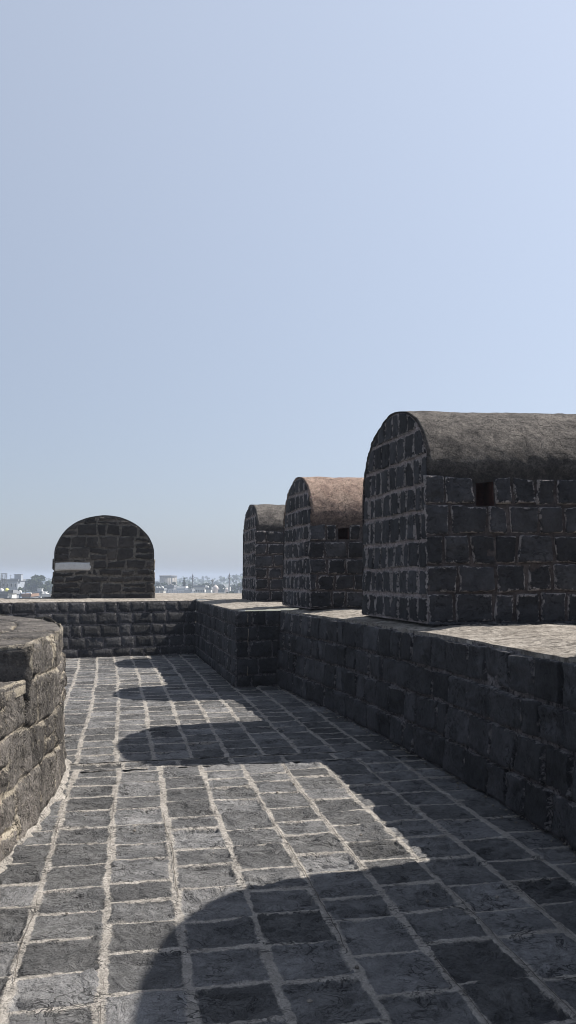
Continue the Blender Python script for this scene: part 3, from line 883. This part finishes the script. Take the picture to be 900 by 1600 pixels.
def house(px0, px1, top, D, depth, label, mat='white', storeys=2, cols=3, extras=(), roofmat='grey', name='town_house'):
    x0, x1 = sx(px0, D), sx(px1, D); zt = sz(top, D); W = x1-x0; xc = (x0+x1)/2; H = zt-GROUND
    r = empty(name, (xc, D, GROUND)); tag(r, label, 'building', 'town buildings beyond the fort')
    mb = MB(); mb.box((xc, D+depth/2, GROUND+H/2), (W, depth, H)); mb.build('wall', M[mat], r, False)
    mb = MB(); mb.box((xc, D+depth/2, zt+.12), (W+.5, depth+.5, .24))
    for s in (-1, 1): mb.box((xc+s*(W/2+.12), D+depth/2, zt+.5), (.16, depth+.4, .5))
    mb.box((xc, D-.12, zt+.5), (W+.4, .16, .5))
    mb.build('roof', M[roofmat], r, False)
    sh = 3.0
    for s in range(storeys):
        for c in range(cols):
            wx = x0 + W*(c+.5)/cols; z = zt - 1.6 - s*sh; ww = min(1.3, W/cols*.5)
            if z < GROUND+1: continue
            fm = MB()
            for (bx, bz, bw, bh) in ((wx-ww/2-.04, z, .1, 1.4), (wx+ww/2+.04, z, .1, 1.4), (wx, z-.7, ww+.3, .12), (wx, z+.7, ww+.3, .1)):
                fm.box((bx, D-.05, bz), (bw, .16, bh))
            fo = fm.build('window', M['white'], r, False)
            gm = MB(); gm.box((wx, D-.015, z), (ww, .05, 1.3)); gm.build('pane', M['glass'], fo, False)
    for k, (kind, ox, s) in enumerate(extras):
        X = x0+W*ox
        if kind == 'tank':
            m = MB(); m.lathe((X, D+1.5, zt+.24), [(.5*s, 0), (.55*s, .1), (.55*s, 1.0*s), (.4*s, 1.2*s), (.15*s, 1.3*s)], 12)
            m.build('water_tank', M['white'], r)
        elif kind == 'ytank':
            m = MB(); m.lathe((X, D+1.5, zt+.24), [(.5*s, 0), (.55*s, .1), (.55*s, 1.0*s), (.4*s, 1.2*s), (.15*s, 1.3*s)], 12)
            m.build('yellow_tank', M['yellow'], r)
        elif kind == 'head':
            m = MB(); m.box((X, D+2.2, zt+.24+1.1*s), (2.4*s, 2.4*s, 2.2*s)); m.box((X, D+2.2, zt+.3+2.2*s), (2.8*s, 2.8*s, .15))
            m.build('stair_head', M[mat], r, False)
        elif kind == 'pole':
            m = MB(); m.bar((X, D+1, zt), (X, D+1, zt+2.6*s), .1); m.bar((X-.5, D+1, zt+2.2*s), (X+.5, D+1, zt+2.2*s), .07)
            m.build('aerial', M['steel'], r, False)
    return r

# left view
house(4, 29, 908, 330, 9, 'wide pale flat roofed building left of the big tree, behind the twin lattice posts', 'blue', 2, 4, (('head', .95, 1.1), ('pole', .5, 1)))
house(-10, 14, 929, 190, 8, 'grey lower house at the far left picture edge with yellow and white roof tanks', 'grey', 2, 4, (('tank', .45, .9), ('ytank', .80, .9), ('tank', .62, .6)))
house(15.5, 21, 927, 185, 3, 'narrow bright white upright building just right of the grey lower house', 'white', 2, 1, ())
house(23, 34, 930, 240, 8, 'low blue grey house right of the narrow white building with white roof tank', 'tin', 1, 2, (('tank', .7, .9),), 'tin')
house(36, 49, 932, 215, 7, 'low dull house in front of the big tree with reddish roof', 'grey', 1, 3, (('pole', .3, .8), ('tank', .85, .6)), 'brown')
house(52, 56.5, 929, 260, 5, 'small blue house between the reddish roof and white cube house', 'blue', 1, 1, ())
house(57, 66, 928, 250, 6, 'small white cube house in front of the big tree near the left vault', 'white', 1, 2, (('head', .45, .55), ('tank', .95, .6)))
house(67, 80, 932, 225, 7, 'low grey shed with pale flat roof next to the left vault', 'grey', 1, 3, (('tank', .3, .7),), 'white')
tree(62, 340, 897.5, 40, 'big round tree right of the pale flat roofed building', 'leaf_a', n=2600)
tree(47, 390, 903.5, 24, 'medium tree on the left flank of the big round tree', 'leaf_a', n=1000)
tree(78, 395, 906, 22, 'tree on the right flank of the big round tree touching the left vault', 'leaf_b', n=900)
tree(16, 410, 904, 22, 'tree showing over the roof of the pale flat roofed building', 'leaf_a', n=800)
tree(-2, 400, 906, 20, 'tree at the extreme left edge behind the lattice posts', 'leaf_a', n=700)
tree(34, 300, 915, 12, 'small low tree between the pale building and the big round tree', 'leaf_b', n=600)
tree(72, 300, 914, 14, 'small low tree in front of the big round tree above the pale roofed shed', 'leaf_b', n=600)
# twin lattice posts
D = 280
ps = empty('lattice_gantry', (sx(7.5, D), D, GROUND)); tag(ps, 'twin steel lattice posts with cross wires at the left edge', 'steel posts')
for px in (4.5, 10.5):
    m = MB(); x = sx(px, D); zt = sz(895.5, D)
    for dx in (-.35, .35):
        for dy in (-.35, .35): m.bar((x+dx, D+dy, GROUND), (x+dx*.8, D+dy*.8, zt), .10)
    z = GROUND; k = 0
    while z < zt-.9:
        s = 1 if k % 2 else -1
        m.bar((x-s*.34, D-.34, z), (x+s*.34, D-.34, z+.9), .07); m.bar((x-.34, D-s*.34, z), (x-.34, D+s*.34, z+.9), .07); z += .9; k += 1
    m.build('post', M['steel'], ps, False)
for za, zb in ((896, 896.5), (905, 905)):
    m = MB(); m.bar((sx(4.5, D), D, sz(za, D)), (sx(10.5, D), D, sz(zb, D)), .12); m.build('crossbeam', M['steel'], ps, False)

# middle view: reservoir
D = 460; x = sx(263.5, D); R = 13.5*D/1290; zt = sz(898.3, D)
wt = empty('water_reservoir', (x, D, GROUND)); tag(wt, 'wide round concrete water reservoir rising over the trees right of left vault', 'reservoir')
m = MB(); m.lathe((x, D, GROUND), [(R*.96, 0), (R*.96, zt-GROUND-.9)], 40); m.build('drum', M['concrete'], wt)
m = MB(); m.lathe((x, D, zt-.9), [(R*.9, 0), (R*1.03, .02), (R*1.03, .55), (R*.6, .8), (.3, .9)], 40); m.build('roof', M['grey'], wt, False)
m = MB()
for k in range(20):
    a = 2*pi*k/20; m.bar((x+R*.965*cos(a), D+R*.965*sin(a), GROUND), (x+R*.965*cos(a), D+R*.965*sin(a), zt-.9), .3)
m.build('rib', M['concrete'], wt, False)
trs = [(247, 390, 908, 14, 'leaf_a', 'tree between the left vault and the round reservoir'),
       (258, 380, 909, 18, 'leaf_b', 'broad tree in front of the left half of the round reservoir'),
       (272, 385, 908, 17, 'leaf_a', 'broad tree in front of the right half of the round reservoir'),
       (297, 400, 911, 12, 'leaf_b', 'low tree between the tall pointed tree and the left minaret'),
       (281, 360, 914, 12, 'leaf_b', 'low tree at the foot of the tall pointed tree'),
       (323, 400, 909, 20, 'leaf_a', 'round tree behind the white gridded building and the mast'),
       (313, 420, 912, 12, 'leaf_b', 'smaller tree just right of the left minaret'),
       (345, 430, 912, 16, 'leaf_a', 'tree between the middle dome and the right minaret'),
       (365, 400, 912, 12, 'leaf_b', 'small tree right of the right minaret'),
       (376, 380, 909, 14, 'leaf_b', 'tree beside the farthest right vault'),
       (333, 440, 911, 14, 'leaf_b', 'tree hazy behind the middle dome'),
       (390, 400, 910, 18, 'leaf_a', 'tree mostly hidden behind the farthest right vault'),
       (363, 260, 921, 16, 'leaf_a', 'low bushy dark tree in front of the right minaret'),
       (354, 275, 923, 10, 'leaf_a', 'low bush under the right dome')]
for px, D, top, w, mt, lb in trs: tree(px, D, top, w, lb, mt, n=700)
tree(288.5, 370, 901, 11, 'tall pointed dark tree right of the round reservoir', 'leaf_a', True, 1100, kind='conifer_tree')

# mosque: low white wall, three domes, two minarets
D = 350
mq = empty('mosque', (sx(330, D), D, GROUND)); tag(mq, 'white mosque with two slender minarets and three round domes in the hazy town', 'mosque')
x0, x1 = sx(302, D), sx(359, D)
m = MB(); zt = sz(926.5, D)
m.box(((x0+x1)/2, D+6, (GROUND+zt)/2), (x1-x0, 9, zt-GROUND)); m.build('prayer_hall', M['cream'], mq, False)
for px, top, rr in ((316, 919.5, 3.2), (336, 914.5, 4.6), (354, 918.8, 3.6)):
    R = rr*D/1290; zc = sz(top, D)-R*1.05; x = sx(px, D)
    m = MB(); pr = [(R*.85, zt-zc), (R*.85, -R*.5)] + [(R*cos(a), R*sin(a)*1.02) for a in np.linspace(-.5, 1.5, 12)] + [(.08, R*1.1), (.05, R*1.35)]
    m.lathe((x, D+4, zc), pr, 24); m.build('dome', M['stonepink'], mq)
for px, top in ((302, 895.5), (359, 894.5)):
    x = sx(px, D); z1 = sz(top, D); h = z1-GROUND; u = D/1290
    pr = [(1.3*u*1.6, 0), (1.3*u*1.5, h*.35), (1.15*u, h*.45), (.95*u, h-10.5*u), (1.0*u, h-9.5*u), (2.1*u, h-9*u), (2.1*u, h-8*u), (1.1*u, h-7.8*u),
          (1.1*u, h-5.5*u), (1.7*u, h-5.3*u), (1.5*u, h-4.6*u), (.8*u, h-3*u), (.25*u, h-1.5*u), (.1*u, h)]
    m = MB(); m.lathe((x, D-1, GROUND), pr, 16); m.build('minaret', M['minaret'], mq)
    m = MB(); m.lathe((x, D-1, GROUND), [(1.5*u*1.6, 0), (1.5*u*1.6, sz(919 if px < 330 else 917, D)-GROUND)], 12); m.build('minaret_base', M['white'], mq, False)
house(303, 320.5, 917.5, 320, 8, 'white building with rows of dark openings right of the left minaret', 'white', 3, 6, ())
house(322, 330, 921, 310, 6, 'small white building left of the middle dome', 'white', 2, 3, (('tank', .3, .8),))
house(340, 349, 915, 460, 8, 'hazy pale block behind the gap between middle and right domes', 'cream', 3, 3, ())
house(366, 379, 919, 420, 8, 'hazy blue block behind the low tree right of the right minaret', 'blue', 2, 4, ())
house(243, 250, 922, 300, 7, 'small pale house touching the left vault with two white tanks', 'grey', 2, 2, (('tank', .3, .8), ('tank', .8, .8)))
house(251, 256, 922.5, 280, 6, 'tiny white topped house just left of the long grey shed', 'cream', 1, 1, (('tank', .5, .9),))
house(257, 272, 917.5, 330, 8, 'long grey shed below the round reservoir, veiled by smoke', 'grey', 2, 4, ())
house(277, 290, 919, 330, 8, 'grey blue shed below the tall pointed tree with pale roof edge', 'tin', 1, 4, (), 'white')
house(290, 300, 924, 300, 8, 'low pale house left of the left minaret', 'blue', 1, 3, ())
house(364, 372, 926, 300, 6, 'low grey house right of the right minaret', 'grey', 1, 2, ())
def low_wall(px0, px1, py, D, label, gate=()):
    x0, x1 = sx(px0, D), sx(px1, D); zt = sz(py, D)
    r = empty('boundary_wall', ((x0+x1)/2, D, GROUND)); tag(r, label, 'wall', 'low white walls in front of the mosque')
    m = MB(); m.box(((x0+x1)/2, D, (GROUND+zt)/2), (x1-x0, .4, zt-GROUND)); m.build('panel', M['white'], r, False)
    m = MB(); m.box(((x0+x1)/2, D, zt+.06), (x1-x0+.2, .6, .12)); m.build('coping', M['white'], r, False)
    for g in gate:
        m = MB(); m.box((sx(g, D), D-.22, zt-.5), (.45, .06, .7)); m.build('vent', M['glass'], r, False)
low_wall(301, 332.5, 926, 255, 'longest low white wall, in front of the left minaret, with two dark vents', (310, 319))
low_wall(336, 352.5, 926.3, 250, 'plain low white wall under the middle and right domes')
low_wall(372.5, 384, 926.3, 245, 'low white wall stub beside the farthest right vault with dark opening', (376,))
# flood-light mast
D = 340; x = sx(332.3, D); zt = sz(904, D)
ms = empty('light_mast', (x, D, GROUND)); tag(ms, 'tall mast with a flat lamp platform between the two minarets', 'mast')
m = MB(); m.lathe((x, D, GROUND), [(.28, 0), (.2, zt-GROUND-1), (.08, zt-GROUND)], 10); m.build('pole', M['steel'], ms)
m = MB(); m.lathe((x, D, sz(908.3, D)), [(.3, 0), (.75, .15), (.7, .45), (.2, .6)], 12); m.build('lamp_platform', M['steel'], ms)
# slim aerial
D = 380; x = sx(369.5, D)
ma = empty('radio_aerial', (x, D, GROUND)); tag(ma, 'very thin tall aerial right of the right minaret', 'aerial')
m = MB(); m.bar((x, D, GROUND), (x, D, sz(906, D)), .16); m.build('pole', M['steel'], ma, False)
m = MB(); m.bar((x-.5, D, sz(908, D)), (x+.5, D, sz(908, D)), .1); m.build('crossarm', M['steel'], ma, False)

# far-off belt of trees reading as one mass
rg = random.Random(5); V, F = [], []
for k in range(9000):
    a = rg.uniform(-1.25, .8); D = rg.uniform(620, 1250)
    x = D*sin(a); y = D*cos(a); hmax = 9.5+3.5*math.sin(a*37+D*.004)+2*math.sin(a*91)
    p = np.array([x, y, GROUND+rg.random()**.7*hmax]); z = rg.uniform(1.5, 3.2)
    d1 = np.array([rg.gauss(0, 1), rg.gauss(0, 1), rg.gauss(0, .7)]); d1 /= np.linalg.norm(d1)
    d2 = np.cross(d1, [rg.gauss(0, 1), rg.gauss(0, 1), rg.gauss(0, 1)]); d2 /= np.linalg.norm(d2)
    i = len(V); V += [p-d1*z, p-d2*z*.7, p+d1*z, p+d2*z*.7]; F.append((i, i+1, i+2, i+3))
m = MB(); m.polys(V, F); o = m.build('distant_woodland', M['leaf_a'], smooth=False); o['kind'] = 'stuff'
o['label'] = 'far belt of trees along the hazy horizon'; o['category'] = 'woodland'

# ground
t = NT('town_ground'); tc = t.n('ShaderNodeTexCoord'); n1 = t.noise(tc.outputs['Object'], .02, 8, .7)
gm = t.finish(t.mix(t.ramp(n1, [(.35, 0.0), (.65, 1.0)]), (.05, .07, .03), (.20, .165, .12)), .95)
m = MB(); m.polys([(-3900, -3900, GROUND), (3900, -3900, GROUND), (3900, 3900, GROUND), (-3900, 3900, GROUND)], [(0, 1, 2, 3)])
g = m.build('ground', gm, smooth=False); g['kind'] = 'structure'

# drifting smoke over the sheds
def vol_mat(name, dens, col=(.8, .86, .95), noise=False, emis=0):
    t = NT(name); v = t.n('ShaderNodeVolumePrincipled'); v.inputs['Color'].default_value = (*col, 1)
    v.inputs['Density'].default_value = dens; v.inputs['Anisotropy'].default_value = 0.0
    t.l(v.outputs[0], t.out.inputs['Volume']); return t.m
sm = vol_mat('smoke_volume', .030, (.80, .86, .97))
D = 300; m = MB()
for px, py, r1, r2 in ((272, 925, 3.0, 1.5), (282, 923, 3.6, 1.9), (292, 925, 3.0, 1.5)):
    m.lathe((sx(px, D), D-6+px*.02, sz(py, D)-r2), [(.05, 0)] + [(r1*sin(a), r2-r2*cos(a)) for a in np.linspace(.3, pi-.3, 9)] + [(.05, 2*r2)], 16)
o = m.build('smoke', sm); o['kind'] = 'stuff'; o['label'] = 'thin bluish smoke drifting over the sheds'; o['category'] = 'smoke'
# air
m = MB(); m.box((0, 0, (GROUND-1+9)/2), (8200, 8200, 9-GROUND+1))
hz = m.build('haze', vol_mat('haze_air', .0009, (.45, .52, .655)), smooth=False); hz['kind'] = 'stuff'

# ------------------------------------------------------------------ LIGHT
SUN_EL, SUN_AZ = radians(49), radians(70)     # azimuth clockwise from +Y (view), i.e. to the right and ahead
w = bpy.data.worlds.new('World'); scene.world = w; w.use_nodes = True
nt = w.node_tree; nt.nodes.clear()
sky = nt.nodes.new('ShaderNodeTexSky'); sky.sky_type = 'NISHITA'; sky.sun_disc = False
sky.sun_elevation = SUN_EL; sky.sun_rotation = SUN_AZ; sky.altitude = 500
sky.air_density = 1.0; sky.dust_density = 2.6; sky.ozone_density = 1.5
bg = nt.nodes.new('ShaderNodeBackground'); bg.inputs['Strength'].default_value = .10
wo = nt.nodes.new('ShaderNodeOutputWorld')
mx = nt.nodes.new('ShaderNodeMix'); mx.data_type = 'RGBA'; mx.inputs[0].default_value = .76
# pale dust haze of the dry season, brighter round the sun's side of the sky
tcw = nt.nodes.new('ShaderNodeTexCoord'); dt = nt.nodes.new('ShaderNodeVectorMath'); dt.operation = 'DOT_PRODUCT'
dt.inputs[1].default_value = (sin(SUN_AZ)*cos(SUN_EL), cos(SUN_AZ)*cos(SUN_EL), sin(SUN_EL)); nt.links.new(tcw.outputs['Generated'], dt.inputs[0])
gl = nt.nodes.new('ShaderNodeMapRange'); gl.inputs[1].default_value = -.3; gl.inputs[2].default_value = 1.0
gl.inputs[3].default_value = .66; gl.inputs[4].default_value = 1.62; nt.links.new(dt.outputs['Value'], gl.inputs[0])
vm_ = nt.nodes.new('ShaderNodeVectorMath'); vm_.operation = 'SCALE'; vm_.inputs[0].default_value = (2.20, 2.46, 2.96)
nt.links.new(gl.outputs[0], vm_.inputs['Scale']); nt.links.new(vm_.outputs[0], mx.inputs[7])
nt.links.new(sky.outputs[0], mx.inputs[6]); nt.links.new(mx.outputs[2], bg.inputs[0]); nt.links.new(bg.outputs[0], wo.inputs[0])
sl = bpy.data.lights.new('sun', 'SUN'); sl.energy = 5.0; sl.angle = radians(.55); sl.color = (1, .94, .86)
so = bpy.data.objects.new('sun', sl); COL.objects.link(so)
from mathutils import Vector
dv = Vector((sin(SUN_AZ)*cos(SUN_EL), cos(SUN_AZ)*cos(SUN_EL), sin(SUN_EL)))
so.rotation_euler = dv.to_track_quat('Z', 'Y').to_euler(); so.location = (30, 15, 40)

# ------------------------------------------------------------------ CAMERA
cd = bpy.data.cameras.new('camera'); co = bpy.data.objects.new('camera', cd); COL.objects.link(co)
cd.sensor_fit = 'VERTICAL'; cd.sensor_height = 36; cd.lens = 36*1290/1600
co.location = (0, 0, 1.6); co.rotation_euler = (radians(90)+math.atan(100/1290), 0, 0)
cd.clip_start = .05; cd.clip_end = 12000
scene.camera = co
vs = scene.view_settings; vs.view_transform = 'Standard'; vs.look = 'None'; vs.exposure = 1.0; vs.gamma = 1; vs.use_curve_mapping = False
scene.cycles.volume_bounces = 1
scene.cycles.max_bounces = 6
scene.cycles.filter_width = 1.0
scene.cycles.pixel_filter_type = 'BLACKMAN_HARRIS'
